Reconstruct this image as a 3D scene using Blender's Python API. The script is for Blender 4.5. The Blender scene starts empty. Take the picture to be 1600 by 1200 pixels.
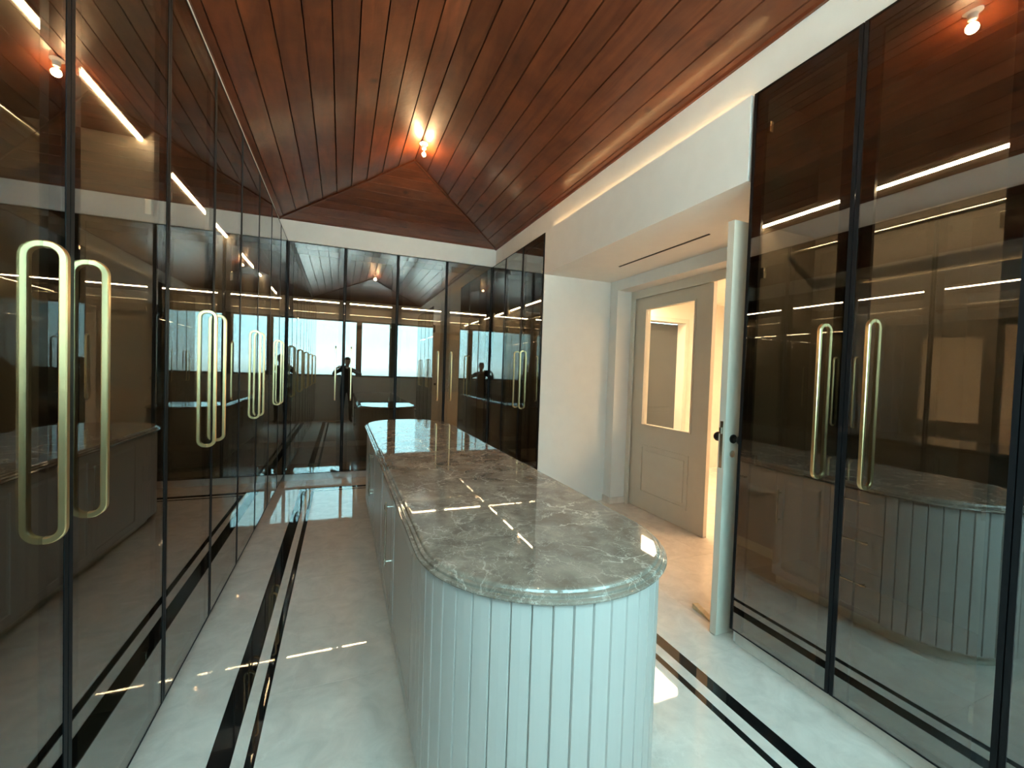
import bpy, bmesh, math, random
from mathutils import Vector, Matrix
random.seed(7)
S = bpy.context.scene
C = S.collection
PI = math.pi

# ------------------------------------------------------------------ camera, world, exposure
cam = bpy.data.cameras.new('camera')
cam.sensor_width = 36.0
cam.lens = 665.0 / 1600.0 * 36.0
cam.clip_start = 0.01
cam_ob = bpy.data.objects.new('camera', cam)
C.objects.link(cam_ob)
CR = (0.928, -0.372, 0.033)      # image right in room axes
CU = (-0.020, 0.037, 0.999)      # image up
CB = (-0.373, -0.927, 0.027)     # backwards
r_ = Vector(CR).normalized()
b_ = Vector(CB); b_ = (b_ - r_ * b_.dot(r_)).normalized()
u_ = b_.cross(r_)
cam_ob.matrix_world = Matrix(((r_.x, u_.x, b_.x, 0), (r_.y, u_.y, b_.y, 0), (r_.z, u_.z, b_.z, 1.55), (0, 0, 0, 1)))
S.camera = cam_ob
S.view_settings.view_transform = 'Standard'
S.view_settings.look = 'None'
S.view_settings.gamma = 1.0
S.view_settings.exposure = 2.0
S.view_settings.use_curve_mapping = False

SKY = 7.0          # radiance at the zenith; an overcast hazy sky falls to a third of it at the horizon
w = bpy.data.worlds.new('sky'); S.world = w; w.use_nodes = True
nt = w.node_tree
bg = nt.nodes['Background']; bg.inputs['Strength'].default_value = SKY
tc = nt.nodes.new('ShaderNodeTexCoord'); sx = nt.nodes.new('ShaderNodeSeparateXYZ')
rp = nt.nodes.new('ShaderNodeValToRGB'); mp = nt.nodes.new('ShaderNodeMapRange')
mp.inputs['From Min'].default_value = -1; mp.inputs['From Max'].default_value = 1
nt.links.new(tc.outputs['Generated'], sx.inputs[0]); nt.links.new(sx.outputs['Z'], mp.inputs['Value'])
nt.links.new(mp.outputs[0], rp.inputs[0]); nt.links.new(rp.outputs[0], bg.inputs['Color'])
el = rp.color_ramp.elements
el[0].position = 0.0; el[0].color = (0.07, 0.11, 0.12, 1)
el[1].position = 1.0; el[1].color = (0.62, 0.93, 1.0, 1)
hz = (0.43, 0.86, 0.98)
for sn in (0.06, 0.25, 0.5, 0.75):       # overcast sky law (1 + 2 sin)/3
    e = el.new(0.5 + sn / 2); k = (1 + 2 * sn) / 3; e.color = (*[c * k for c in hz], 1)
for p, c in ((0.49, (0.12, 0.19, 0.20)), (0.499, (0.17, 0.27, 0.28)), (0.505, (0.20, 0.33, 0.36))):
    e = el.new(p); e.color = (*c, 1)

# added high sun behind the house: lights the bounce ground outside, never the room
sl = bpy.data.lights.new('sun', 'SUN'); sl.energy = 14.0; sl.color = (1.0, 0.95, 0.86); sl.angle = math.radians(1.0)
so = bpy.data.objects.new('sun', sl); C.objects.link(so); so.location = (6, 8, 12)
so.rotation_euler = Vector((0.45, 0.62, 1.0)).to_track_quat('Z', 'Y').to_euler()

# a portal that guides the sky light in through the window band behind the camera
pl = bpy.data.lights.new('window_portal', 'AREA'); pl.shape = 'RECTANGLE'; pl.size = 2.8; pl.size_y = 1.7
pl.cycles.is_portal = True
po = bpy.data.objects.new('window_portal', pl); C.objects.link(po)
po.location = (0.73, -0.74, 2.10); po.rotation_euler = (PI / 2, 0, PI)

# ------------------------------------------------------------------ room dimensions
XL, XR, YF, YB = -0.676, 2.137, 6.294, -0.56      # glass fronts of the wardrobes, window wall
ZB, ZT = 0.10, 3.166                             # glass door bottom and top
XWL, XWR, YWF, YWB = -0.785, 2.198, 6.314, -0.56  # white band under the timber ceiling
ZW = 3.456; RX = 0.707; ZR = 3.860               # eaves and ridge
AF, ABK = 4.85, 0.93                             # ridge ends
NY0, NY1 = 1.785, 4.45                           # doorway niche
NX = 3.05

# ------------------------------------------------------------------ materials
def nodes(m):
    m.use_nodes = True
    return m.node_tree, m.node_tree.nodes['Principled BSDF']
def pbr(name, col, rough=0.5, metal=0.0, spec=0.5, coat=0.0, var=0.0, vscale=8.0, bump=0.0, bscale=60.0):
    m = bpy.data.materials.new(name); nt, b = nodes(m)
    b.inputs['Base Color'].default_value = (*col, 1); b.inputs['Roughness'].default_value = rough
    b.inputs['Metallic'].default_value = metal; b.inputs['Specular IOR Level'].default_value = spec
    b.inputs['Coat Weight'].default_value = coat; b.inputs['Coat Roughness'].default_value = 0.08
    tc = nt.nodes.new('ShaderNodeTexCoord')
    if var > 0:
        n = nt.nodes.new('ShaderNodeTexNoise'); n.inputs['Scale'].default_value = vscale; n.inputs['Detail'].default_value = 4
        r = nt.nodes.new('ShaderNodeValToRGB')
        r.color_ramp.elements[0].position = 0.3; r.color_ramp.elements[1].position = 0.7
        r.color_ramp.elements[0].color = (*[c * (1 - var) for c in col], 1)
        r.color_ramp.elements[1].color = (*[min(1, c * (1 + var)) for c in col], 1)
        nt.links.new(tc.outputs['Object'], n.inputs['Vector']); nt.links.new(n.outputs['Fac'], r.inputs[0])
        nt.links.new(r.outputs[0], b.inputs['Base Color'])
    if bump > 0:
        n = nt.nodes.new('ShaderNodeTexNoise'); n.inputs['Scale'].default_value = bscale; n.inputs['Detail'].default_value = 3
        bp = nt.nodes.new('ShaderNodeBump'); bp.inputs['Strength'].default_value = bump; bp.inputs['Distance'].default_value = 0.002
        nt.links.new(tc.outputs['Object'], n.inputs['Vector']); nt.links.new(n.outputs['Fac'], bp.inputs['Height'])
        nt.links.new(bp.outputs[0], b.inputs['Normal'])
    return m
def emit(name, col, s):
    m = bpy.data.materials.new(name); nt, b = nodes(m)
    b.inputs['Base Color'].default_value = (*col, 1)
    b.inputs['Emission Color'].default_value = (*col, 1); b.inputs['Emission Strength'].default_value = s
    return m
def glass(name, tint, r0, rough=0.0):
    """thin sheet glass: straight tinted transmission plus a mirror reflection growing towards grazing view"""
    m = bpy.data.materials.new(name); m.use_nodes = True; nt = m.node_tree; nt.nodes.clear()
    out = nt.nodes.new('ShaderNodeOutputMaterial'); mix = nt.nodes.new('ShaderNodeMixShader')
    tr = nt.nodes.new('ShaderNodeBsdfTransparent'); gl = nt.nodes.new('ShaderNodeBsdfGlossy')
    tr.inputs['Color'].default_value = (*[t ** 0.5 for t in tint], 1)
    gl.inputs['Roughness'].default_value = rough; gl.inputs['Color'].default_value = (1, 1, 1, 1)
    lw = nt.nodes.new('ShaderNodeLayerWeight'); lw.inputs['Blend'].default_value = 0.5
    p5 = nt.nodes.new('ShaderNodeMath'); p5.operation = 'POWER'; p5.inputs[1].default_value = 5.0
    mr = nt.nodes.new('ShaderNodeMapRange'); mr.inputs['To Min'].default_value = r0; mr.inputs['To Max'].default_value = 1.0
    nt.links.new(lw.outputs['Facing'], p5.inputs[0]); nt.links.new(p5.outputs[0], mr.inputs['Value'])
    nt.links.new(mr.outputs[0], mix.inputs[0]); nt.links.new(tr.outputs[0], mix.inputs[1]); nt.links.new(gl.outputs[0], mix.inputs[2])
    nt.links.new(mix.outputs[0], out.inputs['Surface'])
    return m
def wood(name, axis):
    """red-brown lacquered boards, grain along one room axis, tone varying board by board"""
    m = bpy.data.materials.new(name); nt, b = nodes(m); N = nt.nodes; L = nt.links
    geo = N.new('ShaderNodeNewGeometry'); oi = N.new('ShaderNodeObjectInfo')
    add = N.new('ShaderNodeVectorMath'); add.operation = 'MULTIPLY_ADD'
    L.new(oi.outputs['Random'], add.inputs[0]); add.inputs[1].default_value = (7.3, 7.3, 7.3); L.new(geo.outputs['Position'], add.inputs[2])
    mp = N.new('ShaderNodeMapping'); mp.inputs['Scale'].default_value = (0.6, 4, 4) if axis == 'x' else (4, 0.6, 4)
    L.new(add.outputs[0], mp.inputs['Vector'])
    n1 = N.new('ShaderNodeTexNoise'); n1.inputs['Scale'].default_value = 2.6; n1.inputs['Detail'].default_value = 8; n1.inputs['Distortion'].default_value = 1.2
    L.new(mp.outputs[0], n1.inputs['Vector'])
    r = N.new('ShaderNodeValToRGB'); el = r.color_ramp.elements
    el[0].position = 0.25; el[0].color = (0.090, 0.0185, 0.0062, 1); el[1].position = 0.78; el[1].color = (0.190, 0.046, 0.0140, 1)
    e = el.new(0.5); e.color = (0.138, 0.034, 0.0115, 1)
    L.new(n1.outputs['Fac'], r.inputs[0])
    # cloudy figure and knots
    n2 = N.new('ShaderNodeTexNoise'); n2.inputs['Scale'].default_value = 3.5; n2.inputs['Detail'].default_value = 3
    L.new(add.outputs[0], n2.inputs['Vector'])
    vo = N.new('ShaderNodeTexVoronoi'); vo.inputs['Scale'].default_value = 2.4
    L.new(add.outputs[0], vo.inputs['Vector'])
    kn = N.new('ShaderNodeMapRange'); kn.inputs['From Min'].default_value = 0.03; kn.inputs['From Max'].default_value = 0.11; kn.inputs['To Min'].default_value = 0.35
    L.new(vo.outputs['Distance'], kn.inputs['Value'])
    cl = N.new('ShaderNodeMapRange'); cl.inputs['From Min'].default_value = 0.3; cl.inputs['From Max'].default_value = 0.7; cl.inputs['To Min'].default_value = 0.75; cl.inputs['To Max'].default_value = 1.25
    L.new(n2.outputs['Fac'], cl.inputs['Value'])
    rr = N.new('ShaderNodeMapRange'); rr.inputs['To Min'].default_value = 0.78; rr.inputs['To Max'].default_value = 1.22
    L.new(oi.outputs['Random'], rr.inputs['Value'])
    m1 = N.new('ShaderNodeMath'); m1.operation = 'MULTIPLY'; L.new(kn.outputs[0], m1.inputs[0]); L.new(cl.outputs[0], m1.inputs[1])
    m2 = N.new('ShaderNodeMath'); m2.operation = 'MULTIPLY'; L.new(m1.outputs[0], m2.inputs[0]); L.new(rr.outputs[0], m2.inputs[1])
    vm = N.new('ShaderNodeVectorMath'); vm.operation = 'SCALE'; L.new(r.outputs[0], vm.inputs[0]); L.new(m2.outputs[0], vm.inputs['Scale'])
    L.new(vm.outputs[0], b.inputs['Base Color'])
    b.inputs['Roughness'].default_value = 0.5
    b.inputs['Specular IOR Level'].default_value = 0.3
    b.inputs['Coat Weight'].default_value = 0.45; b.inputs['Coat Roughness'].default_value = 0.17
    nb = N.new('ShaderNodeTexNoise'); nb.inputs['Scale'].default_value = 11; nb.inputs['Detail'].default_value = 3
    L.new(add.outputs[0], nb.inputs['Vector'])
    bp = N.new('ShaderNodeBump'); bp.inputs['Strength'].default_value = 0.5; bp.inputs['Distance'].default_value = 0.005
    L.new(nb.outputs['Fac'], bp.inputs['Height']); L.new(bp.outputs[0], b.inputs['Normal']); L.new(bp.outputs[0], b.inputs['Coat Normal'])
    return m
def marble(name, dark, light, vein, vscale, vwidth, rough, cloud=2.0, vfade=0.5, per_object=True):
    m = bpy.data.materials.new(name); nt, b = nodes(m); N = nt.nodes; L = nt.links
    geo = N.new('ShaderNodeNewGeometry'); oi = N.new('ShaderNodeObjectInfo')
    add = N.new('ShaderNodeVectorMath'); add.operation = 'MULTIPLY_ADD'
    L.new(oi.outputs['Random'], add.inputs[0]); k = 5.0 if per_object else 0.0
    add.inputs[1].default_value = (k, k, k); L.new(geo.outputs['Position'], add.inputs[2])
    n0 = N.new('ShaderNodeTexNoise'); n0.inputs['Scale'].default_value = cloud; n0.inputs['Detail'].default_value = 9; n0.inputs['Roughness'].default_value = 0.62; n0.inputs['Distortion'].default_value = 0.7
    L.new(add.outputs[0], n0.inputs['Vector'])
    r0 = N.new('ShaderNodeValToRGB'); r0.color_ramp.elements[0].position = 0.32; r0.color_ramp.elements[1].position = 0.70
    r0.color_ramp.elements[0].color = (*dark, 1); r0.color_ramp.elements[1].color = (*light, 1)
    L.new(n0.outputs['Fac'], r0.inputs[0])
    nw = N.new('ShaderNodeTexNoise'); nw.inputs['Scale'].default_value = 2.2; nw.inputs['Detail'].default_value = 6; nw.inputs['Roughness'].default_value = 0.6
    L.new(add.outputs[0], nw.inputs['Vector'])
    wv = N.new('ShaderNodeVectorMath'); wv.operation = 'MULTIPLY_ADD'; wv.inputs[1].default_value = (0.7, 0.7, 0.7)
    L.new(nw.outputs['Color'], wv.inputs[0]); L.new(add.outputs[0], wv.inputs[2])
    prev = r0.outputs[0]
    for sc_, wd, st in ((vscale, vwidth, 1.0), (vscale * 2.3, vwidth * 0.9, 0.65), (vscale * 5.1, vwidth * 1.1, 0.4)):
        v = N.new('ShaderNodeTexVoronoi'); v.feature = 'DISTANCE_TO_EDGE'; v.inputs['Scale'].default_value = sc_
        L.new(wv.outputs[0], v.inputs['Vector'])
        mr = N.new('ShaderNodeMapRange'); mr.inputs['From Min'].default_value = 0.0; mr.inputs['From Max'].default_value = wd; mr.inputs['To Min'].default_value = 1; mr.inputs['To Max'].default_value = 0
        L.new(v.outputs['Distance'], mr.inputs['Value'])
        nm = N.new('ShaderNodeTexNoise'); nm.inputs['Scale'].default_value = sc_ * 0.9; nm.inputs['Detail'].default_value = 4
        L.new(add.outputs[0], nm.inputs['Vector'])
        mm = N.new('ShaderNodeMapRange'); mm.inputs['From Min'].default_value = 0.40; mm.inputs['From Max'].default_value = 0.66; mm.inputs['To Max'].default_value = st * vfade
        L.new(nm.outputs['Fac'], mm.inputs['Value'])
        pr = N.new('ShaderNodeMath'); pr.operation = 'MULTIPLY'; L.new(mr.outputs[0], pr.inputs[0]); L.new(mm.outputs[0], pr.inputs[1])
        mx = N.new('ShaderNodeMix'); mx.data_type = 'RGBA'
        L.new(pr.outputs[0], mx.inputs['Factor']); L.new(prev, mx.inputs['A']); mx.inputs['B'].default_value = (*vein, 1)
        prev = mx.outputs['Result']
    L.new(prev, b.inputs['Base Color'])
    b.inputs['Roughness'].default_value = rough
    b.inputs['Specular IOR Level'].default_value = 0.6
    return m

M = {}
M['glass'] = glass('smoked_bronze_glass', (0.50, 0.46, 0.38), 0.165)
M['clear'] = glass('clear_glass', (0.92, 0.95, 0.94), 0.03)
M['black'] = pbr('black_anodised_frame', (0.008, 0.008, 0.009), 0.5, 0.0, 0.15)
M['inside'] = pbr('dark_brown_panel', (0.095, 0.075, 0.052), 0.55, var=0.15, vscale=5)
M['brass'] = pbr('champagne_brass', (0.92, 0.68, 0.35), 0.28, 1.0, bump=0.03, bscale=200)
M['nickel'] = pbr('brushed_nickel', (0.72, 0.68, 0.58), 0.25, 1.0, bump=0.03, bscale=200)
M['paint'] = pbr('white_wall_paint', (0.70, 0.68, 0.645), 0.85, bump=0.06, bscale=180, var=0.02)
M['warmpaint'] = pbr('cream_wall_paint', (0.78, 0.72, 0.62), 0.85, bump=0.06, bscale=180, var=0.02)
M['doorpaint'] = pbr('stone_coloured_door_paint', (0.62, 0.55, 0.45), 0.4, bump=0.03, bscale=120, var=0.02)
M['trimpaint'] = pbr('ivory_trim_paint', (0.66, 0.61, 0.52), 0.45, var=0.02)
M['greydoor'] = pbr('grey_door_paint', (0.075, 0.080, 0.078), 0.6, var=0.06)
M['island'] = pbr('pale_blue_grey_lacquer', (0.46, 0.405, 0.365), 0.32, bump=0.015, bscale=90, var=0.01)
M['woody'] = wood('lacquered_timber_lengthwise', 'y')
M['woodx'] = wood('lacquered_timber_crosswise', 'x')
M['void'] = pbr('dark_roof_void', (0.012, 0.006, 0.004), 0.9)
M['tile'] = marble('polished_beige_marble', (0.60, 0.515, 0.45), (0.76, 0.66, 0.58), (0.86, 0.77, 0.69), 2.2, 0.025, 0.02, 7.0, 0.3)
M['inlay'] = marble('polished_black_marble', (0.006, 0.006, 0.006), (0.014, 0.013, 0.012), (0.05, 0.05, 0.05), 3.0, 0.01, 0.02, 3.0, 0.2)
M['top'] = marble('grey_brown_marble', (0.140, 0.102, 0.077), (0.315, 0.245, 0.193), (0.68, 0.58, 0.49), 4.4, 0.034, 0.02, 6.5, 0.8, False)
M['joint'] = pbr('tile_joint', (0.35, 0.32, 0.28), 0.9)
M['led'] = emit('warm_led', (1.0, 0.80, 0.53), 42.0)
M['cove'] = emit('warm_cove_led', (1.0, 0.66, 0.30), 4.0)
M['filament'] = emit('glowing_filament', (1.0, 0.66, 0.32), 6.0)
M['bulbglass'] = glass('bulb_glass', (1.0, 0.97, 0.92), 0.05)
M['ceramic'] = pbr('white_lamp_holder', (0.78, 0.77, 0.74), 0.35)
M['blackmetal'] = pbr('black_iron', (0.02, 0.018, 0.016), 0.35, 0.6)
M['softwood'] = pbr('pale_softwood', (0.62, 0.45, 0.26), 0.6, var=0.15, vscale=30)
M['slit'] = pbr('dark_grille', (0.06, 0.055, 0.05), 0.7)
M['winframe'] = pbr('dark_window_frame', (0.10, 0.10, 0.10), 0.4)
M['halllamp'] = emit('warm_hall_lamp', (1.0, 0.73, 0.45), 10.0)

# ------------------------------------------------------------------ builders
class MB:
    def __init__(s): s.v = []; s.f = []
    def add(s, vs, fs):
        o = len(s.v); s.v += [tuple(p) for p in vs]; s.f += [tuple(i + o for i in f) for f in fs]; return s
    def box(s, x0, x1, y0, y1, z0, z1):
        vs = [(x, y, z) for z in (z0, z1) for y in (y0, y1) for x in (x0, x1)]
        return s.add(vs, [(0, 2, 3, 1), (4, 5, 7, 6), (0, 1, 5, 4), (2, 6, 7, 3), (0, 4, 6, 2), (1, 3, 7, 5)])
    def hull(s, lower, upper):
        n = len(lower); vs = list(lower) + list(upper)
        fs = [tuple(range(n))[::-1], tuple(range(n, 2 * n))] + [(i, (i + 1) % n, n + (i + 1) % n, n + i) for i in range(n)]
        return s.add(vs, fs)
    def loft(s, loops, cap0=True, cap1=True):
        n = len(loops[0]); vs = [p for l in loops for p in l]; fs = []
        for k in range(len(loops) - 1):
            for i in range(n):
                j = (i + 1) % n; fs.append((k * n + i, k * n + j, (k + 1) * n + j, (k + 1) * n + i))
        if cap0: fs.append(tuple(range(n))[::-1])
        if cap1: fs.append(tuple(range((len(loops) - 1) * n, len(loops) * n)))
        return s.add(vs, fs)
    def lathe(s, prof, c=(0, 0, 0), n=20, axis='z'):
        loops = []
        for r, h in prof:
            l = []
            for i in range(n):
                a = 2 * PI * i / n; p, q = r * math.cos(a), r * math.sin(a)
                l.append({'z': (c[0] + p, c[1] + q, c[2] + h), 'y': (c[0] + p, c[1] + h, c[2] + q), 'x': (c[0] + h, c[1] + p, c[2] + q)}[axis])
            loops.append(l)
        return s.loft(loops)
    def sweep(s, path, prof):
        """prof: list of (u,v) in the frame (side, normal); path of Vectors"""
        path = [Vector(p) for p in path]; loops = []; ref = None
        for i, p in enumerate(path):
            t = (path[min(i + 1, len(path) - 1)] - path[max(i - 1, 0)]).normalized()
            if ref is None:
                ref = t.orthogonal().normalized()
                for cnd in (Vector((1, 0, 0)), Vector((0, 0, 1)), Vector((0, 1, 0))):
                    if abs(cnd.dot(t)) < 0.3: ref = cnd; break
            a = (ref - t * ref.dot(t)).normalized(); b = t.cross(a); ref = a
            loops.append([tuple(p + a * u + b * v) for u, v in prof])
        return s.loft(loops)
    def tube(s, path, r, n=10):
        return s.sweep(path, [(r * math.cos(2 * PI * k / n), r * math.sin(2 * PI * k / n)) for k in range(n)])
    def build(s, name, mat, parent=None, smooth=False, bevel=0.0):
        me = bpy.data.meshes.new(name); me.from_pydata(s.v, [], s.f)
        bm = bmesh.new(); bm.from_mesh(me); bmesh.ops.recalc_face_normals(bm, faces=bm.faces)
        if bevel > 0:
            bmesh.ops.bevel(bm, geom=list(bm.edges), offset=bevel, segments=2, affect='EDGES', profile=0.5)
        bm.to_mesh(me); bm.free()
        if mat: me.materials.append(M[mat])
        if smooth:
            for p in me.polygons: p.use_smooth = True
            try: me.set_sharp_from_angle(angle=math.radians(40))
            except Exception: pass
        o = bpy.data.objects.new(name, me); C.objects.link(o)
        if parent: o.parent = parent
        return o
def share(src, name, parent, loc=None, rotz=None):
    o = src.copy(); o.name = name; C.objects.link(o); o.parent = parent
    if loc: o.location = loc
    if rotz is not None: o.rotation_euler = (0, 0, rotz)
    return o
def tag(o, label, cat, group=None, kind=None):
    o['label'] = label
    if cat: o['category'] = cat
    if group: o['group'] = group
    if kind: o['kind'] = kind
    return o
def struct(o, label=None):
    o['kind'] = 'structure'
    if label: o['label'] = label
    return o
def empty(name, loc=(0, 0, 0), rz=0):
    o = bpy.data.objects.new(name, None); o.empty_display_size = 0.1; C.objects.link(o)
    o.location = loc; o.rotation_euler = (0, 0, rz); return o

# ------------------------------------------------------------------ floor
fl = struct(MB().box(-1.5, 6.4, -0.9, 7.1, -0.12, -0.021).build('floor', 'joint'), 'polished beige marble floor with two black inlaid border stripes')
G = 0.0006
def tile(x0, x1, y0, y1, name='floor_tile', mat='tile'):
    return MB().box(x0 + G, x1 - G, y0 + G, y1 - G, -0.02, 0).build(name, mat, fl)
def row(x0, x1, y0, y1, pitch, along, name, mat):
    a, b = (x0, x1) if along == 'x' else (y0, y1)
    n = max(1, round((b - a) / pitch))
    for i in range(n):
        p, q = a + (b - a) * i / n, a + (b - a) * (i + 1) / n
        tile(p, q, y0, y1, name, mat) if along == 'x' else tile(x0, x1, p, q, name, mat)
# nested rectangles: outer edge of wide stripe, its inner edge, narrow stripe outer and inner edge
rects = [(-0.450, 1.808, -0.30, 5.91), (-0.367, 1.738, -0.22, 5.83), (-0.317, 1.676, -0.17, 5.775), (-0.282, 1.641, -0.135, 5.74)]
for k in range(3):
    o_, i_ = rects[k], rects[k + 1]
    nm, mt = ('floor_tile', 'tile') if k == 1 else ('inlay_strip', 'inlay')
    row(o_[0], i_[0], o_[2], o_[3], 1.2, 'y', nm, mt); row(i_[1], o_[1], o_[2], o_[3], 1.2, 'y', nm, mt)
    row(i_[0], i_[1], o_[2], i_[2], 1.2, 'x', nm, mt); row(i_[0], i_[1], i_[3], o_[3], 1.2, 'x', nm, mt)
a = rects[3]
xs = [a[0], 0.70, a[1]]
ys = [a[2] + (a[3] - a[2]) * i / 5 for i in range(6)]
for i in range(2):
    for j in range(5): tile(xs[i], xs[i + 1], ys[j], ys[j + 1])
o_ = rects[0]
row(-0.74, o_[0], -0.56, 6.36, 1.2, 'y', 'floor_tile', 'tile')
row(o_[0], o_[1], o_[3], 6.36, 1.2, 'x', 'floor_tile', 'tile')
row(o_[0], o_[1], -0.56, o_[2], 1.2, 'x', 'floor_tile', 'tile')
row(o_[1], 2.20, -0.56, 6.36, 1.2, 'y', 'floor_tile', 'tile')
for i in range(5):
    for j in range(5):
        x0, y0 = 2.20 + i * 0.82, 0.8 + j * 1.0
        if i == 0: tile(x0, x0 + 0.82, max(y0, NY0 + 0.03) if j < 2 else y0, min(y0 + 1.0, 4.43)) if j < 4 else None
        else: tile(x0, x0 + 0.82, y0, y0 + 1.0)

# ------------------------------------------------------------------ timber hip ceiling
ce = struct(MB().hull([(-1.4, -0.7, 4.02), (2.9, -0.7, 4.02), (2.9, 7.0, 4.02), (-1.4, 7.0, 4.02)], [(-1.4, -0.7, 4.1), (2.9, -0.7, 4.1), (2.9, 7.0, 4.1), (-1.4, 7.0, 4.1)]).build('ceiling', 'void'), 'red-brown lacquered timber board hip ceiling')
TH = 0.016
def slope_z(x, y):
    zl = ZW + (x - XWL) / (RX - XWL) * (ZR - ZW); zr = ZW + (XWR - x) / (XWR - RX) * (ZR - ZW)
    zf = ZW + (YWF - y) / (YWF - AF) * (ZR - ZW); zb = ZW + (y - YWB) / (ABK - YWB) * (ZR - ZW)
    return zl, zr, zf, zb
def board(corners, inset_axis, zfun, mat):
    """corners: 4 (x,y) with edges 0-1 and 3-2 running along the board"""
    lo, up = [], []
    cx = sum(c[0] for c in corners) / 4; cy = sum(c[1] for c in corners) / 4
    for x, y in corners:
        g = 0.0048 if inset_axis == 'x' else 0.003
        xi = x + (g if x < cx else -g) if inset_axis == 'x' else x
        yi = y + (g if y < cy else -g) if inset_axis == 'y' else y
        xu = x + (0.0016 if x < cx else -0.0016) if inset_axis == 'x' else x
        yu = y + (0.0016 if y < cy else -0.0016) if inset_axis == 'y' else y
        lo.append((xi, yi, zfun(xi, yi))); up.append((xu, yu, zfun(xu, yu) + TH))
    return MB().hull(lo, up).build('plank', mat, ce)
P = 0.1600
def cuts(a, b):       # plank edges from ridge b towards eaves a
    out = [b]; d = -1 if a < b else 1; k = 1
    while (b + d * P * k - a) * d < -0.02: out.append(b + d * P * k); k += 1
    out.append(a); return out
cl_ = cuts(XWL, RX)
for i in range(len(cl_) - 1):
    x1, x0 = cl_[i], cl_[i + 1]
    f = lambda x: (x - XWL) / (RX - XWL)
    yb = lambda x: YWB + (ABK - YWB) * f(x); yf = lambda x: YWF + (AF - YWF) * f(x)
    board([(x0, yb(x0)), (x0, yf(x0)), (x1, yf(x1)), (x1, yb(x1))], 'x', lambda x, y: slope_z(x, y)[0], 'woody')
cr_ = cuts(XWR, RX)
for i in range(len(cr_) - 1):
    x0, x1 = cr_[i], cr_[i + 1]
    f = lambda x: (XWR - x) / (XWR - RX)
    yb = lambda x: YWB + (ABK - YWB) * f(x); yf = lambda x: YWF + (AF - YWF) * f(x)
    board([(x0, yb(x0)), (x0, yf(x0)), (x1, yf(x1)), (x1, yb(x1))], 'x', lambda x, y: slope_z(x, y)[1], 'woody')
for (eav, apx, k) in ((YWF, AF, 2), (YWB, ABK, 3)):
    cy_ = cuts(eav, apx)
    for i in range(len(cy_) - 1):
        y0, y1 = cy_[i], cy_[i + 1]
        g = lambda y: (eav - y) / (eav - apx)
        xl = lambda y: XWL + (RX - XWL) * g(y); xr = lambda y: XWR + (RX - XWR) * g(y)
        q = [(xl(y0), y0), (xr(y0), y0), (xr(y1), y1), (xl(y1), y1)]
        if i == 0: q[0] = (RX - 0.004, y0); q[1] = (RX + 0.004, y0)
        board(q, 'y', (lambda kk: (lambda x, y: slope_z(x, y)[kk]))(k), 'woodx')
for (ex, ey, ay) in ((XWL, YWF, AF), (XWR, YWF, AF), (XWL, YWB, ABK), (XWR, YWB, ABK)):
    MB().sweep([(ex, ey, ZW - 0.004), (RX, ay, ZR - 0.004)], [(-0.016, -0.008), (0.016, -0.008), (0.016, 0.012), (-0.016, 0.012)]).build('hip_moulding', 'woodx', ce)
for a_, b2, h_ in (((XWL, YWB), (XWL, YWF), 0.006), ((XWR, YWB), (XWR, YWF), 0.018), ((XWL, YWF), (XWR, YWF), 0.010), ((XWL, YWB), (XWR, YWB), 0.010)):
    MB().sweep([(a_[0], a_[1], ZW), (b2[0], b2[1], ZW)], [(-h_, -h_), (h_, -h_), (h_, h_), (-h_, h_)]).build('eaves_moulding', 'woody', ce)

# ------------------------------------------------------------------ walls
def wallbox(name, x0, x1, y0, y1, z0, z1, mat='paint', label=None, parent=None):
    o = MB().box(x0, x1, y0, y1, z0, z1).build(name, mat, parent)
    return struct(o, label) if parent is None else o
zt2 = ZT + 0.012
wl = wallbox('wall_left', -1.40, -1.27, -0.7, 7.0, 0, 4.02, label='white wall behind and above the long wardrobe row')
wallbox('upper_band', -1.27, XWL - 0.001, YB, YWF, zt2, 4.02, parent=wl)
wf = wallbox('wall_far', -1.27, 2.9, 6.89, 7.0, 0, 4.02, label='white wall behind and above the far wardrobes')
wallbox('upper_band', -1.27, 2.9, YWF + 0.001, 6.89, zt2, 4.02, parent=wf)
wr = wallbox('wall_right', 2.73, 2.90, -0.7, NY0, 0, 4.02, label='white wall above the right wardrobes and the doorway niche')
wallbox('wall_panel', 2.73, 2.90, NY1, 6.89, 0, 4.02, parent=wr)
wallbox('upper_band', XWR + 0.001, 2.90, YB, YWF, zt2, 4.02, parent=wr)
wallbox('bulkhead', XR, XWR + 0.03, NY0 + 0.02, NY1 - 0.012, 2.69, 3.155, parent=wr)
wallbox('cove_ledge', XR, XWR, NY0 + 0.02, NY1 - 0.012, 3.155, 3.175, parent=wr)
wallbox('soffit', XWR + 0.03, NX + 0.24, NY0 + 0.02, NY1 - 0.012, 2.69, 2.75, parent=wr)
wallbox('niche_cheek', XR + 0.004, NX, NY1 - 0.012, NY1, 0, 3.155, parent=wr)
wallbox('niche_cheek', XR + 0.06, NX, NY0 + 0.002, NY0 + 0.02, 0, 3.155, parent=wr)
OY0, OY1, OZ = 1.945, 4.29, 2.57
wn = wallbox('wall_niche', NX, NX + 0.20, OY1, 5.6, 0, 2.9, label='cream door wall at the back of the niche')
wallbox('near_pier', NX, NX + 0.20, 0.9, OY0, 0, 2.9, parent=wn)
wallbox('lintel', NX, NX + 0.20, OY0, OY1, OZ, 2.9, parent=wn)
bb = struct(MB().box(NX - 0.012, NX, OY1, NY1 - 0.012, 0, 0.075).box(NX - 0.012, NX + 0.20, OY1 - 0.012, OY1, 0, 0.075).build('baseboard_niche', 'tile'), 'beige marble skirting at the foot of the doorway pier')
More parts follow.
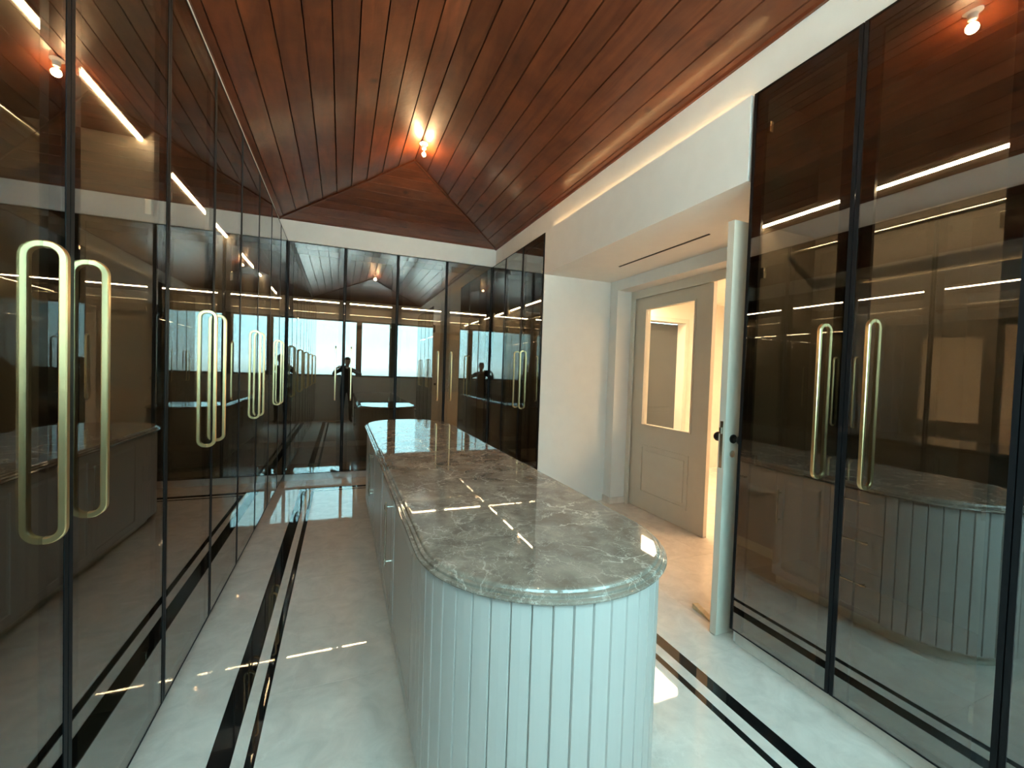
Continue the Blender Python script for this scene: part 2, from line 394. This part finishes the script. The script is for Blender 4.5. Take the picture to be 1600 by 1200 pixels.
tr = struct(MB().box(2.655, 2.671, 2.57, 3.74, 2.683, 2.692).build('trim_1', 'slit'), 'long thin dark air slot in the niche soffit')
# window wall behind the camera
M['bouncepaving'] = pbr('pale_bounce_surface', (0.60, 0.59, 0.56), 0.8, var=0.08, vscale=1.5)  # added unseen ground outside, bouncing sunlight up to brighten ceiling and white bands
struct(MB().box(-30, 32, -42, YB - 0.161, -0.30, -0.12).build('bounce_ground', 'bouncepaving'), 'pale unseen ground added outside the window band to bounce sunlight in')
wb = wallbox('wall_back', -1.27, 2.73, YB - 0.16, YB, 0, 1.27, label='low wall under the window band')
wallbox('window_head', -1.27, 2.73, YB - 0.16, YB, 2.90, 4.02, parent=wb)
wallbox('window_pier', -1.40, XL - 0.14, YB - 0.16, YB, 1.27, 2.90, parent=wb)
wallbox('window_pier', XR + 0.14, 2.73, YB - 0.16, YB, 1.27, 2.90, parent=wb)
wi = struct(MB().box(XL - 0.14, XR + 0.14, YB - 0.11, YB - 0.05, 1.27, 1.32).box(XL - 0.14, XR + 0.14, YB - 0.11, YB - 0.05, 2.85, 2.90).build('window_1', 'winframe'), 'wide window band with dark frames looking on to a hazy sky')
MB().box(XL - 0.02, XR + 0.02, YB - 0.04, YB + 0.03, 1.245, 1.272).build('window_sill', 'trimpaint', wi)
cols = [(XL - 0.14, XL - 0.08), (0.385, 0.54), (1.32, 1.52), (XR + 0.08, XR + 0.14)]
for x0, x1 in cols: MB().box(x0, x1, YB - 0.12, YB - 0.04, 1.32, 2.85).build('mullion', 'winframe', wi)
for i in range(3): MB().box(cols[i][1], cols[i + 1][0], YB - 0.084, YB - 0.078, 1.32, 2.85).build('pane', 'clear', wi)

# ------------------------------------------------------------------ hall behind the double door
hy = 5.60
wh = wallbox('wall_hall', 3.25, 4.62, hy, hy + 0.19, 0, 2.9, 'warmpaint', 'cream hall wall seen through the door glass')
wallbox('right_panel', 5.36, 6.4, hy, hy + 0.19, 0, 2.9, 'warmpaint', parent=wh)
wallbox('head_panel', 4.62, 5.36, hy, hy + 0.19, 2.47, 2.9, 'warmpaint', parent=wh)
wallbox('side_panel', 6.3, 6.4, 0.8, hy, 0, 2.9, 'warmpaint', parent=wh)
wallbox('near_panel', 3.25, 6.4, 0.8, 0.9, 0, 2.9, 'warmpaint', parent=wh)
wallbox('hall_ceiling', 3.25, 6.4, 0.8, hy, 2.84, 2.9, 'warmpaint', parent=wh)
cs = struct(MB().box(4.55, 4.62, hy - 0.02, hy, 0, 2.54).box(5.36, 5.43, hy - 0.02, hy, 0, 2.54).box(4.62, 5.36, hy - 0.02, hy, 2.47, 2.54).build('trim_2', 'trimpaint'), 'ivory casing round the hall doorway')
gd = struct(MB().box(4.62, 5.36, hy + 0.17, hy + 0.21, 0.01, 2.46).build('door_3', 'greydoor'), 'dark grey door at the end of the hall')
for z0, z1 in ((0.15, 0.95), (1.05, 2.34)):
    MB().box(4.74, 5.24, hy + 0.162, hy + 0.17, z0, z1).build('panel', 'greydoor', gd, bevel=0.003)

# ------------------------------------------------------------------ double door
fr = struct(MB().box(3.25, 3.36, OY1 - 0.03, OY1, 0, OZ).box(3.25, 3.36, OY0, OY0 + 0.012, 0, OZ).box(3.25, 3.36, OY0 + 0.012, OY1 - 0.03, 2.50, OZ)
            .box(3.25, 3.275, OY1 - 0.055, OY1 - 0.03, 0, 2.50).box(3.25, 3.275, OY0 + 0.012, OY1 - 0.03, 2.475, 2.50).build('trim_3', 'trimpaint'), 'ivory door lining of the double doorway')
def leaf(name, label, W=1.165, Hh=2.49, z0=0.006):
    """local: x along the leaf from hinge, y thickness 0..0.044, z up; glazed top, raised lower panel"""
    t = empty(name); struct(t, label)
    px0, px1, gz0, gz1, qz0, qz1 = 0.21, W - 0.22, 1.0, 2.335, 0.20, 0.76
    b = MB(); T = 0.044
    b.box(0, px0, 0, T, z0, Hh).box(px1, W, 0, T, z0, Hh).box(px0, px1, 0, T, gz1, Hh).box(px0, px1, 0, T, z0, gz0)
    b.build('leaf_panel', 'doorpaint', t)
    for y0, y1 in ((-0.013, 0.0), (T, T + 0.013)):
        m = MB()
        for (a0, a1, c0, c1) in ((px0, px1, qz0, qz1), ):
            m.box(a0, a1, y0, y1, c0, c0 + 0.025).box(a0, a1, y0, y1, c1 - 0.025, c1).box(a0, a0 + 0.025, y0, y1, c0 + 0.025, c1 - 0.025).box(a1 - 0.025, a1, y0, y1, c0 + 0.025, c1 - 0.025)
        m.build('panel_moulding', 'doorpaint', t, bevel=0.003)
        MB().box(px0 + 0.06, px1 - 0.06, y0 * 0.7 if y0 < 0 else y0, y1 if y0 < 0 else T + 0.009, qz0 + 0.06, qz1 - 0.06).build('raised_panel', 'doorpaint', t, bevel=0.004)
        m = MB(); e = 0.014
        m.box(px0 - e, px1 + e, y0, y1, gz0 - e, gz0).box(px0 - e, px1 + e, y0, y1, gz1, gz1 + e).box(px0 - e, px0, y0, y1, gz0, gz1).box(px1, px1 + e, y0, y1, gz0, gz1)
        m.build('glazing_bead', 'doorpaint', t)
    MB().box(px0 + 0.001, px1 - 0.001, 0.019, 0.025, gz0 + 0.001, gz1 - 0.001).build('pane', 'clear', t)
    return t
d1 = leaf('door_1', 'closed stone-coloured door leaf with tall glass pane')
d1.location = (3.338, OY1 - 0.032, 0); d1.rotation_euler = (0, 0, -PI / 2)   # x -> -Y, y -> +X ... thickness towards hall
d1.location = (3.292, OY1 - 0.032, 0)
d2 = leaf('door_2', 'open door leaf standing edge-on beside the right wardrobe')
d2.location = (3.29, 1.925, 0); d2.rotation_euler = (0, 0, PI + 0.012)        # x -> -X, y -> -Y
lk = MB().box(1.1655, 1.168, 0.012, 0.032, 1.02, 1.30).build('lock_plate', 'nickel', d2)
MB().box(1.168, 1.182, 0.015, 0.029, 1.225, 1.262).build('latch_bolt', 'nickel', lk)
kn = MB().lathe([(0.0, 0.044), (0.026, 0.0445), (0.027, 0.052), (0.012, 0.056), (0.010, 0.080), (0.020, 0.085), (0.029, 0.097), (0.030, 0.108), (0.024, 0.119), (0.0, 0.123)], (1.10, 0, 1.195), 20, 'y').build('door_knob', 'blackmetal', d2, True)
MB().lathe([(0.0, -0.001), (0.026, -0.0012), (0.027, -0.008), (0.012, -0.012), (0.010, -0.036), (0.020, -0.041), (0.029, -0.053), (0.030, -0.064), (0.024, -0.075), (0.0, -0.079)], (1.10, 0, 1.195), 20, 'y').build('door_knob', 'blackmetal', d2, True)
MB().lathe([(0.0, 0.044), (0.020, 0.0442), (0.020, 0.049), (0.006, 0.052), (0.0, 0.052)], (1.10, 0, 1.105), 16, 'y').build('keyhole_cover', 'nickel', d2, True)
for z in (0.25, 1.25, 2.25):
    MB().lathe([(0.0, -0.045), (0.008, -0.045), (0.008, 0.045), (0.0, 0.045)], (-0.002, 0.05, z), 10).build('hinge', 'nickel', d2, True)
# fold-down prop on the floor: wedge door stop
ws = MB().hull([(2.215, 1.99, 0.0), (2.255, 1.985, 0.0), (2.275, 2.15, 0.0), (2.235, 2.16, 0.0)], [(2.215, 1.99, 0.006), (2.255, 1.985, 0.006), (2.275, 2.15, 0.034), (2.235, 2.16, 0.034)]).build('door_wedge', 'softwood', bevel=0.002)
tag(ws, 'pale wooden door wedge on the floor by the open door leaf', 'door wedge')

# ------------------------------------------------------------------ wardrobes
DEP = 0.56
def handle_mesh():
    path = []; d, r, z0, z1 = 0.036, 0.032, 1.095, 1.825
    path.append((0, 0.0, z0))
    for k in range(9):
        a = k / 8 * PI / 2; path.append((0, -(d - r) - r * math.sin(a), z0 + r - r * math.cos(a)))
    for k in range(9):
        a = k / 8 * PI / 2; path.append((0, -(d - r) - r * math.cos(a), z1 - r + r * math.sin(a)))
    path.append((0, 0.0, z1))
    h = 0.0085; c = 0.0025
    return MB().sweep(path, [(-h, -h + c), (-h + c, -h), (h - c, -h), (h, -h + c), (h, h - c), (h - c, h), (-h + c, h), (-h, h - c)])
H0 = [None]
def add_handle(door, x):
    if H0[0] is None:
        H0[0] = handle_mesh().build('handle', 'brass', door, True); H0[0].location = (x, 0, 0)
    else: share(H0[0], 'handle', door, (x, 0, 0))
def glass_door(t, x0, x1, hx, hinge):
    R_, FW = 0.017, 0.068
    d = MB()
    x0 += 0.002; x1 -= 0.002
    for a0, a1, z0, z1 in ((x0, x0 + R_, ZB, ZT), (x1 - R_, x1, ZB, ZT), (x0 + R_, x1 - R_, ZB, ZB + 0.007), (x0 + R_, x1 - R_, ZT - 0.007, ZT)):
        d.box(a0, a1, -0.0015, 0.026, z0, z1)
    zb, zt = ZB + 0.007, ZT - 0.007
    for a0, a1, z0, z1 in ((x0 + R_, x0 + FW, zb, zt), (x1 - FW, x1 - R_, zb, zt), (x0 + FW, x1 - FW, zt - 0.06, zt)):
        d.box(a0, a1, 0.009, 0.026, z0, z1)
    dr = d.build('door', 'black', t)
    MB().box(x0 + R_, x1 - R_, 0.0, 0.0025, zb, zt).build('glass_pane', 'glass', dr)
    if hx is not None: add_handle(dr, hx)
    if hinge is not None:
        for z in (0.35, 1.1, 2.15, 2.95):
            xx = x0 + 0.07 if hinge < 0 else x1 - 0.07
            MB().box(xx - 0.018, xx + 0.018, 0.027, 0.048, z - 0.03, z + 0.03).build('hinge', 'nickel', dr, bevel=0.003)
    return dr
def wardrobe(loc, rz, W, label, doors=2, name='wardrobe', rail=True, kickset=0.05):
    t = empty(name, loc, rz)
    tag(t, label, 'wardrobe', 'smoked glass wardrobes round the room')
    B = 0.03
    MB().box(0.001, 0.019, B, DEP, ZB, ZT).build('side_panel', 'inside', t)
    MB().box(W - 0.019, W - 0.001, B, DEP, ZB, ZT).build('side_panel', 'inside', t)
    MB().box(0.019, W - 0.019, B, DEP, ZT - 0.02, ZT).build('top_panel', 'inside', t)
    MB().box(0.019, W - 0.019, B, DEP, ZB, ZB + 0.02).build('bottom_panel', 'inside', t)
    MB().box(0.019, W - 0.019, DEP - 0.012, DEP, ZB + 0.02, ZT - 0.02).build('back_panel', 'inside', t)
    sh = MB().box(0.019, W - 0.019, 0.075, DEP - 0.012, 2.435, 2.46).build('shelf', 'inside', t)
    MB().box(0.021, W - 0.021, 0.080, 0.090, 2.4245, 2.4345).build('led_strip', 'led', sh)
    if rail:
        r = MB().tube([(0.019, 0.30, 2.30), (W - 0.019, 0.30, 2.30)], 0.013, 12).build('hanging_rail', 'nickel', t, True)
        sh2 = MB().box(0.019, W - 0.019, 0.10, DEP - 0.012, 0.42, 0.44).build('shelf', 'inside', t)
    MB().box(0.001, W - 0.001, kickset, DEP, 0.0, ZB).build('plinth', 'tile', t)
    if doors == 2:
        glass_door(t, 0, W / 2, W / 2 - 0.10, -1); glass_door(t, W / 2, W, W / 2 + 0.10, 1)
    else:
        glass_door(t, 0, W, None, -1)
    return t
# long left row: local x runs towards the far wall
ly = [-0.556, 0.814, 2.184, 3.552, 4.922, 6.292]
ltxt = ['left-row smoked glass wardrobe right next to the window band', 'nearest smoked glass wardrobe of the long left row, two big brass handles',
        'second smoked glass wardrobe from the left edge of the long left row', 'third smoked glass wardrobe from the left edge of the long left row',
        'last smoked glass wardrobe of the long left row, in the far corner']
for i in range(5): wardrobe((XL, ly[i], 0), PI / 2, ly[i + 1] - ly[i], ltxt[i])
wardrobe((XL + 0.002, YF + 0.001, 0), 0, 1.396, 'smoked glass wardrobe on the far wall, left one beside the long row')
wardrobe((0.722, YF + 0.001, 0), 0, XR - 0.722 - 0.001, 'smoked glass wardrobe on the far wall, right one behind the island')
# right side: local x runs towards the camera
wardrobe((XR, 6.292, 0), -PI / 2, 0.60, 'narrow single-door smoked glass cupboard in the far right corner', 1, 'corner_cupboard', False)
wardrobe((XR, 5.692, 0), -PI / 2, 1.238, 'smoked glass wardrobe beside the far cheek of the doorway niche')
wardrobe((XR, 1.783, 0), -PI / 2, 1.090, 'smoked glass wardrobe right of the open door, two brass handles side by side')
wardrobe((XR, 0.693, 0), -PI / 2, 1.246, 'smoked glass wardrobe cut off by the right picture edge')
# cove light strip on top of the bulkhead
cv = MB().box(XR + 0.028, XR + 0.040, NY0 + 0.08, NY1 - 0.10, 3.1755, 3.183).build('cove_light_strip', 'cove')
tag(cv, 'warm light strip lying on the ledge above the doorway niche', 'light strip')

# ------------------------------------------------------------------ island
IC0, IC1 = 1.52, 5.00
ICX = 0.745
isl = empty('island_cabinet', (ICX, (IC0 + IC1) / 2, 0))
oy = (IC0 + IC1) / 2
tag(isl, 'pale blue-grey island cabinet with rounded slatted ends', 'island')
RB = 0.462
def stadium(r, z, n=28, dy=0.0):
    pts = []
    for i in range(n + 1):
        a = PI + PI * i / n; pts.append((r * math.cos(a), IC0 - oy + r * math.sin(a), z))
    for i in range(n + 1):
        a = PI * i / n; pts.append((r * math.cos(a), IC1 - oy + r * math.sin(a), z))
    return pts
# carcass core, with the knee space left open on the doorway side
core = MB().loft([[(p[0], p[1], z) for p in stadium(RB - 0.02, 0)] for z in (0.085, 0.884)])
cob = core.build('carcass', 'island', isl)
MB().loft([[(p[0], p[1], z) for p in stadium(RB - 0.07, 0)] for z in (0.0, 0.085)]).build('plinth', 'trimpaint', isl)
NB = 23
def curved_boards(yc, a_start):
    for i in range(NB):
        a0 = a_start + PI * i / NB; a1 = a_start + PI * (i + 1) / NB; g = 0.0042 / RB
        lo, up = [], []
        pr = [(a0 + 0.0004, RB - 0.018), (a0 + 0.0012, RB - 0.006), (a0 + g, RB), ((a0 + a1) / 2, RB), (a1 - g, RB), (a1 - 0.0012, RB - 0.006), (a1 - 0.0004, RB - 0.018)]
        lo = [(r * math.cos(a), yc - oy + r * math.sin(a), 0.085) for a, r in pr]
        up = [(x, y, 0.884) for x, y, z in lo]
        MB().hull(lo, up).build('slat', 'island', isl)
curved_boards(IC0, PI); curved_boards(IC1, 0)
def bar_pull(parent, p0, p1, out):
    """bar handle between p0 and p1, standing off along out"""
    p0, p1, out = Vector(p0), Vector(p1), Vector(out); d = (p1 - p0).normalized()
    m = MB(); o = out.normalized() * 0.034
    m.tube([p0 - d * 0.025 + o, p1 + d * 0.025 + o], 0.0055, 10)
    for q in (p0, p1):
        m.tube([q, q + o], 0.005, 8)
        m.tube([q + o - d * 0.012, q + o - d * 0.006, q + o + d * 0.006, q + o + d * 0.012], 0.0085, 10)
    return m.build('handle', 'nickel', parent, True)
def front(side, y0, y1, z0, z1, kind, raised=True):
    """cabinet front on the long side: side -1 left, +1 right; local coordinates of the island"""
    y0 -= oy; y1 -= oy; xb = side * (RB - 0.02); xf = side * RB; xp = side * (RB + 0.004)
    def bx(m, xa, xc, a, b, c, d): m.box(min(xa, xc), max(xa, xc), a, b, c, d)
    m = MB(); g = 0.0015; fw = 0.055 if (z1 - z0) > 0.3 else 0.032
    Y0, Y1, Z0, Z1 = y0 + g, y1 - g, z0 + g, z1 - g
    bx(m, xb, xf - side * 0.008, Y0 + fw, Y1 - fw, Z0 + fw, Z1 - fw)
    bx(m, xb, xf, Y0, Y0 + fw, Z0, Z1); bx(m, xb, xf, Y1 - fw, Y1, Z0, Z1)
    bx(m, xb, xf, Y0 + fw, Y1 - fw, Z0, Z0 + fw); bx(m, xb, xf, Y0 + fw, Y1 - fw, Z1 - fw, Z1)
    o = m.build(kind, 'island', isl)
    if raised:
        e = 0.022
        bx2 = MB(); xa = xf - side * 0.008; xc = xf - side * 0.001; i0, i1, k0, k1 = Y0 + fw + 0.008, Y1 - fw - 0.008, Z0 + fw + 0.008, Z1 - fw - 0.008
        if k1 - k0 > 2.2 * e:
            lo = [(xa, i0, k0), (xa, i1, k0), (xa, i1, k1), (xa, i0, k1)]; up = [(xc, i0 + e, k0 + e), (xc, i1 - e, k0 + e), (xc, i1 - e, k1 - e), (xc, i0 + e, k1 - e)]
            bx2.hull(lo, up).build('raised_panel', 'island', o)
    return o
# left side doors (pairs), handles at the meeting stiles
lys = [1.66, 2.41, 3.16, 3.91, 4.66]
for i in range(4):
    d = front(-1, lys[i], lys[i + 1], 0.095, 0.876, 'door')
    hy2 = (None, 2.46, 3.86, 3.96)[i]
    if hy2: bar_pull(d, (-RB, hy2 - oy, 0.46), (-RB, hy2 - oy, 0.77), (-1, 0, 0))
for a_, b2 in ((IC0, 1.66), (4.66, IC1)):
    n = max(2, round((b2 - a_) / 0.06))
    for i in range(n):
        q0 = a_ + (b2 - a_) * i / n - oy; q1 = a_ + (b2 - a_) * (i + 1) / n - oy
        MB().hull([(-(RB - 0.018), q0, 0.085), (-(RB - 0.018), q1, 0.085), (-RB, q1 - 0.002, 0.085), (-RB, q0 + 0.002, 0.085)],
                  [(-(RB - 0.018), q0, 0.884), (-(RB - 0.018), q1, 0.884), (-RB, q1 - 0.002, 0.884), (-RB, q0 + 0.002, 0.884)]).build('slat', 'island', isl)
# doorway side: three drawers, a door, open knee space below a drawer, then mirrored
for a_, b2 in ((IC0, 1.83), (4.69, IC1)):
    for z0, z1 in ((0.095, 0.375), (0.375, 0.625), (0.625, 0.876)):
        d = front(1, a_, b2, z0, z1, 'drawer', False)
        bar_pull(d, (RB, (a_ + b2) / 2 - oy - 0.07, (z0 + z1) / 2 + 0.06), (RB, (a_ + b2) / 2 - oy + 0.07, (z0 + z1) / 2 + 0.06), (1, 0, 0))
for a_, b2, hh in ((1.83, 2.21, 2.17), (4.31, 4.69, 4.35)):
    d = front(1, a_, b2, 0.095, 0.876, 'door')
    bar_pull(d, (RB, hh - oy, 0.52), (RB, hh - oy, 0.72), (1, 0, 0))
for a_, b2 in ((2.21, 2.90), (2.90, 3.60), (3.60, 4.31)):
    d = front(1, a_, b2, 0.685, 0.876, 'drawer', False)
    bar_pull(d, (RB, (a_ + b2) / 2 - oy - 0.09, 0.77), (RB, (a_ + b2) / 2 - oy + 0.09, 0.77), (1, 0, 0))
# cut the knee space out of the carcass
kc = MB().box(0.02, 0.60, 2.23 - oy, 4.29 - oy, -0.05, 0.68).build('knee_cutter', None, isl)
for ob in [o for o in isl.children if o.name.split('.')[0] in ('carcass', 'plinth')]:
    md = ob.modifiers.new('knee', 'BOOLEAN'); md.object = kc; md.operation = 'DIFFERENCE'; md.solver = 'EXACT'
bpy.context.view_layer.update()
dg = bpy.context.evaluated_depsgraph_get()
for ob in [o for o in isl.children if o.name.split('.')[0] in ('carcass', 'plinth')]:
    me = bpy.data.meshes.new_from_object(ob.evaluated_get(dg)); ob.modifiers.clear(); ob.data = me
bpy.data.objects.remove(kc)
# worktop
wt = MB()
prof = [(0.440, 0.8842), (0.480, 0.8842), (0.4850, 0.8850), (0.4872, 0.8895), (0.4860, 0.8940), (0.4815, 0.8962), (0.4745, 0.8965), (0.4728, 0.8985),
        (0.4742, 0.9025), (0.4732, 0.9065), (0.4695, 0.9085), (0.4615, 0.9090), (0.4600, 0.9105), (0.4590, 0.9150), (0.4550, 0.9188), (0.4490, 0.9200), (0.4430, 0.9200)]
wt.loft([stadium(r, z, 40) for r, z in prof])
wo = wt.build('island_worktop', 'top', None, True); wo.location = (ICX, oy, 0)
tag(wo, 'polished grey-brown marble worktop with white veins and moulded edge', 'worktop')

# ------------------------------------------------------------------ bare bulbs at the two ridge ends
def bulb(y, label):
    z = ZR - 0.006
    t = empty('ceiling_bulb', (RX + 0.03, y, z)); tag(t, label, 'light bulb', 'bare bulbs on the ridge')
    MB().lathe([(0.0, 0.0), (0.045, 0.0), (0.047, -0.008), (0.036, -0.016), (0.026, -0.022), (0.024, -0.052), (0.020, -0.058), (0.0, -0.058)], n=24).build('lamp_holder', 'ceramic', t, True)
    MB().lathe([(0.012, -0.056), (0.013, -0.066), (0.020, -0.080), (0.0285, -0.098), (0.0300, -0.110), (0.027, -0.124), (0.017, -0.136), (0.0, -0.140)], n=24).build('bulb_envelope', 'bulbglass', t, True)
    MB().lathe([(0.0, -0.080), (0.006, -0.082), (0.011, -0.095), (0.013, -0.108), (0.010, -0.120), (0.0, -0.125)], n=14).build('filament', 'filament', t, True)
    l = bpy.data.lights.new('bulb_light', 'POINT'); l.energy = 7; l.color = (1.0, 0.62, 0.30); l.shadow_soft_size = 0.03
    lo = bpy.data.objects.new('bulb_light', l); C.objects.link(lo); lo.parent = t; lo.location = (0, 0, -0.105)
    return t
bulb(4.45, 'glowing bare bulb on the ridge near the far hip')
bulb(1.45, 'glowing bare bulb on the ridge above the near end of the island')

# hall ceiling lamps
for hy_, txt in ((1.5, 'warm square ceiling lamp in the hall beyond the open door leaf'), (4.9, 'warm square ceiling lamp in the hall near the grey door')):
    hl = empty('hall_ceiling_lamp', (5.2 if hy_ < 3 else 3.95, hy_, 2.84)); tag(hl, txt, 'ceiling lamp', 'hall ceiling lamps')
    q = 0.42 if hy_ < 3 else 0.50
    MB().box(-q - 0.03, q + 0.03, -q - 0.03, q + 0.03, -0.05, 0.0).build('lamp_body', 'ceramic', hl, bevel=0.008)
    MB().box(-q, q, -q, q, -0.058, -0.0505).build('diffuser', 'halllamp', hl)

# ------------------------------------------------------------------ the photographer, seen only in the mirroring glass
M['skin'] = pbr('skin', (0.52, 0.33, 0.24), 0.5, var=0.05, vscale=12)
M['shirt'] = pbr('dark_shirt', (0.030, 0.030, 0.034), 0.8, bump=0.15, bscale=150)
M['trousers'] = pbr('dark_trousers', (0.020, 0.022, 0.030), 0.85, bump=0.15, bscale=150)
M['shoe'] = pbr('black_shoe', (0.012, 0.012, 0.012), 0.5)
M['hair'] = pbr('dark_hair', (0.012, 0.009, 0.007), 0.6, bump=0.4, bscale=220)
M['eye'] = pbr('eye', (0.10, 0.08, 0.07), 0.15)
M['phone'] = pbr('dark_phone', (0.02, 0.02, 0.022), 0.2)
pb = Vector((0.15, -0.345, 0)); ang = -0.16
pf = Vector((-math.sin(ang), math.cos(ang), 0)); ps = Vector((math.cos(ang), math.sin(ang), 0))
def PL(s, f, z): return pb + ps * s + pf * f + Vector((0, 0, z))
CAMP = Vector((0, 0, 1.55))
def CW(r, u, b): return CAMP + r_ * r + u_ * u + b_ * b
vs, es, rad, part = [], [], [], []
def vtx(p, r, pa=None, mat=0):
    vs.append(p); rad.append(r if isinstance(r, tuple) else (r, r)); part.append(mat)
    if pa is not None: es.append((pa, len(vs) - 1))
    return len(vs) - 1
pel = vtx(PL(0, 0, 0.97), (0.165, 0.115))
sp = vtx(PL(0, 0, 1.14), (0.150, 0.105), pel)
ch = vtx(PL(0, -0.005, 1.34), (0.165, 0.110), sp)
ub = vtx(PL(0, -0.005, 1.46), (0.120, 0.085), ch)
nb_ = vtx(PL(0, 0.0, 1.545), 0.050, ub)
hb = vtx(PL(0, 0.045, 1.632), (0.054, 0.068), nb_)
hm = vtx(PL(0, 0.04, 1.70), (0.074, 0.088), hb)
ht = vtx(PL(0, 0.03, 1.775), (0.066, 0.080), hm)
vtx(PL(0, 0.025, 1.815), (0.035, 0.045), ht)
vtx(PL(0, 0.158, 1.686), 0.015, hm)
for s in (-1, 1): vtx(PL(s * 0.084, 0.03, 1.695), (0.010, 0.02), hm)
for s in (-1, 1):
    hp = vtx(PL(s * 0.095, 0, 0.88), 0.092, pel)
    k1 = vtx(PL(s * 0.105, 0.015, 0.70), 0.078, hp)
    k2 = vtx(PL(s * 0.110, 0.025, 0.50), 0.058, k1)
    k3 = vtx(PL(s * 0.112, 0.0, 0.36), 0.057, k2)
    k4 = vtx(PL(s * 0.115, -0.01, 0.10), 0.042, k3)
    k5 = vtx(PL(s * 0.118, 0.005, 0.042), (0.042, 0.040), k4)
    vtx(PL(s * 0.128, 0.14, 0.032), (0.042, 0.030), k5)
    sh_ = vtx(PL(s * 0.175, -0.005, 1.465), 0.064, ub)
    ua = vtx(PL(s * 0.275, 0.03, 1.40), 0.050, sh_)
    elb = vtx(PL(s * 0.375, 0.085, 1.335), 0.043, ua)
    if s > 0:
        pr = (0.205, -0.045, 0.085); pm = (0.168, -0.012, 0.040); er = 0.1325
    else:
        pr = (-0.105, -0.045, 0.085); pm = (-0.068, -0.012, 0.040); er = -0.0225
    fa = vtx((vs[elb] + CW(*pr)) / 2 + Vector((0, 0, -0.01)), 0.038, elb)
    wr_ = vtx(CW(*pr), (0.026, 0.022), fa)
    pm_ = vtx(CW(*pm), (0.034, 0.020), wr_)
    for k in range(4):
        uu = 0.032 - 0.020 * k; ln = (0.92, 1.0, 0.95, 0.78)[k]
        f1 = vtx(CW(er + s * 0.026, uu + 0.004, 0.016), 0.0092, pm_)
        f2 = vtx(CW(er + s * 0.014, uu + 0.002, -0.005), 0.0086, f1)
        vtx(CW(er + s * (0.014 - (0.040 if s > 0 else 0.016) * ln), uu, -0.0055), 0.0074, f2)
    t1 = vtx(CW(er + s * 0.022, -0.036, 0.030), 0.0105, pm_)
    vtx(CW(er - s * 0.014, -0.024, 0.024), 0.0088, t1)
me = bpy.data.meshes.new('person'); me.from_pydata([tuple(v) for v in vs], es, [])
pe = bpy.data.objects.new('person', me); C.objects.link(pe)
sk = pe.modifiers.new('skin', 'SKIN'); sk.use_smooth_shade = True
if not me.skin_vertices: 
    bpy.context.view_layer.objects.active = pe
for i, sv in enumerate(me.skin_vertices[0].data):
    sv.radius = rad[i]; sv.use_root = (i == 0)
ss = pe.modifiers.new('subdiv', 'SUBSURF'); ss.levels = 2; ss.render_levels = 2
bpy.context.view_layer.update()
dg = bpy.context.evaluated_depsgraph_get()
me2 = bpy.data.meshes.new_from_object(pe.evaluated_get(dg)); pe.modifiers.clear(); pe.data = me2
for k in ('shirt', 'trousers', 'skin', 'shoe'): me2.materials.append(M[k])
for p in me2.polygons:
    c = p.center; p.use_smooth = True
    hand = min((c - CW(0.168, 0, 0.04)).length, (c - CW(-0.068, 0, 0.04)).length) < 0.075
    p.material_index = 2 if (c.z > 1.545 and (c - PL(0, 0.03, 1.7)).length < 0.19) or hand else (0 if c.z > 0.95 else (1 if c.z > 0.085 else 3))
zmin = min(v.co.z for v in me2.vertices)
for v in me2.vertices:
    if v.co.z < 0.2: v.co.z = (v.co.z - zmin) * 0.2 / (0.2 - zmin)
tag(pe, 'person in dark clothes holding up a phone with both hands, seen mirrored in the glass', 'person')
hr = MB(); n = 20; loops = []
for k in range(9):
    t = k / 8; a = PI * 0.5 * t
    loops.append([tuple(PL((0.088 * math.cos(2 * PI * i / n)) * max(math.cos(a), 0.02), 0.022 + (0.100 * math.sin(2 * PI * i / n)) * max(math.cos(a), 0.02), 1.735 + 0.100 * math.sin(a) + (-0.045 if math.sin(2 * PI * i / n) < 0.2 else 0.02) * (1 - t))) for i in range(n)])
hr.loft(loops).build('hair', 'hair', pe, True)
for s in (-1, 1): MB().lathe([(0.0, -0.009), (0.006, -0.006), (0.009, 0.0), (0.006, 0.006), (0.0, 0.009)], PL(s * 0.031, 0.118, 1.715), 10).build('eye', 'eye', pe, True)
MB().box(-0.024, 0.024, -0.006, 0.004, -0.004, 0.004).build('mouth', 'skin', pe, bevel=0.003).matrix_local = Matrix.Translation(PL(0, 0.115, 1.645)) @ Matrix.Rotation(ang, 4, 'Z')
ph = MB()
loop = []
for (cx_, cz_, a0) in ((0.120, 0.026, 0), (-0.010, 0.026, 1), (-0.010, -0.050, 2), (0.120, -0.050, 3)):
    for k in range(5):
        a = a0 * PI / 2 + k / 4 * PI / 2; loop.append((cx_ + 0.0125 * math.cos(a), cz_ + 0.0115 * math.sin(a)))
ph.loft([[tuple(CW(x, z, b)) for x, z in loop] for b in (0.006, 0.0145)])
po_ = ph.build('phone', 'phone'); tag(po_, 'dark phone held level in the hands of the person', 'phone')
MB().loft([[tuple(CW(x * 0.96 + 0.002, z * 0.94 - 0.0006, b)) for x, z in loop] for b in (0.0146, 0.0150)]).build('screen', 'glass', po_)
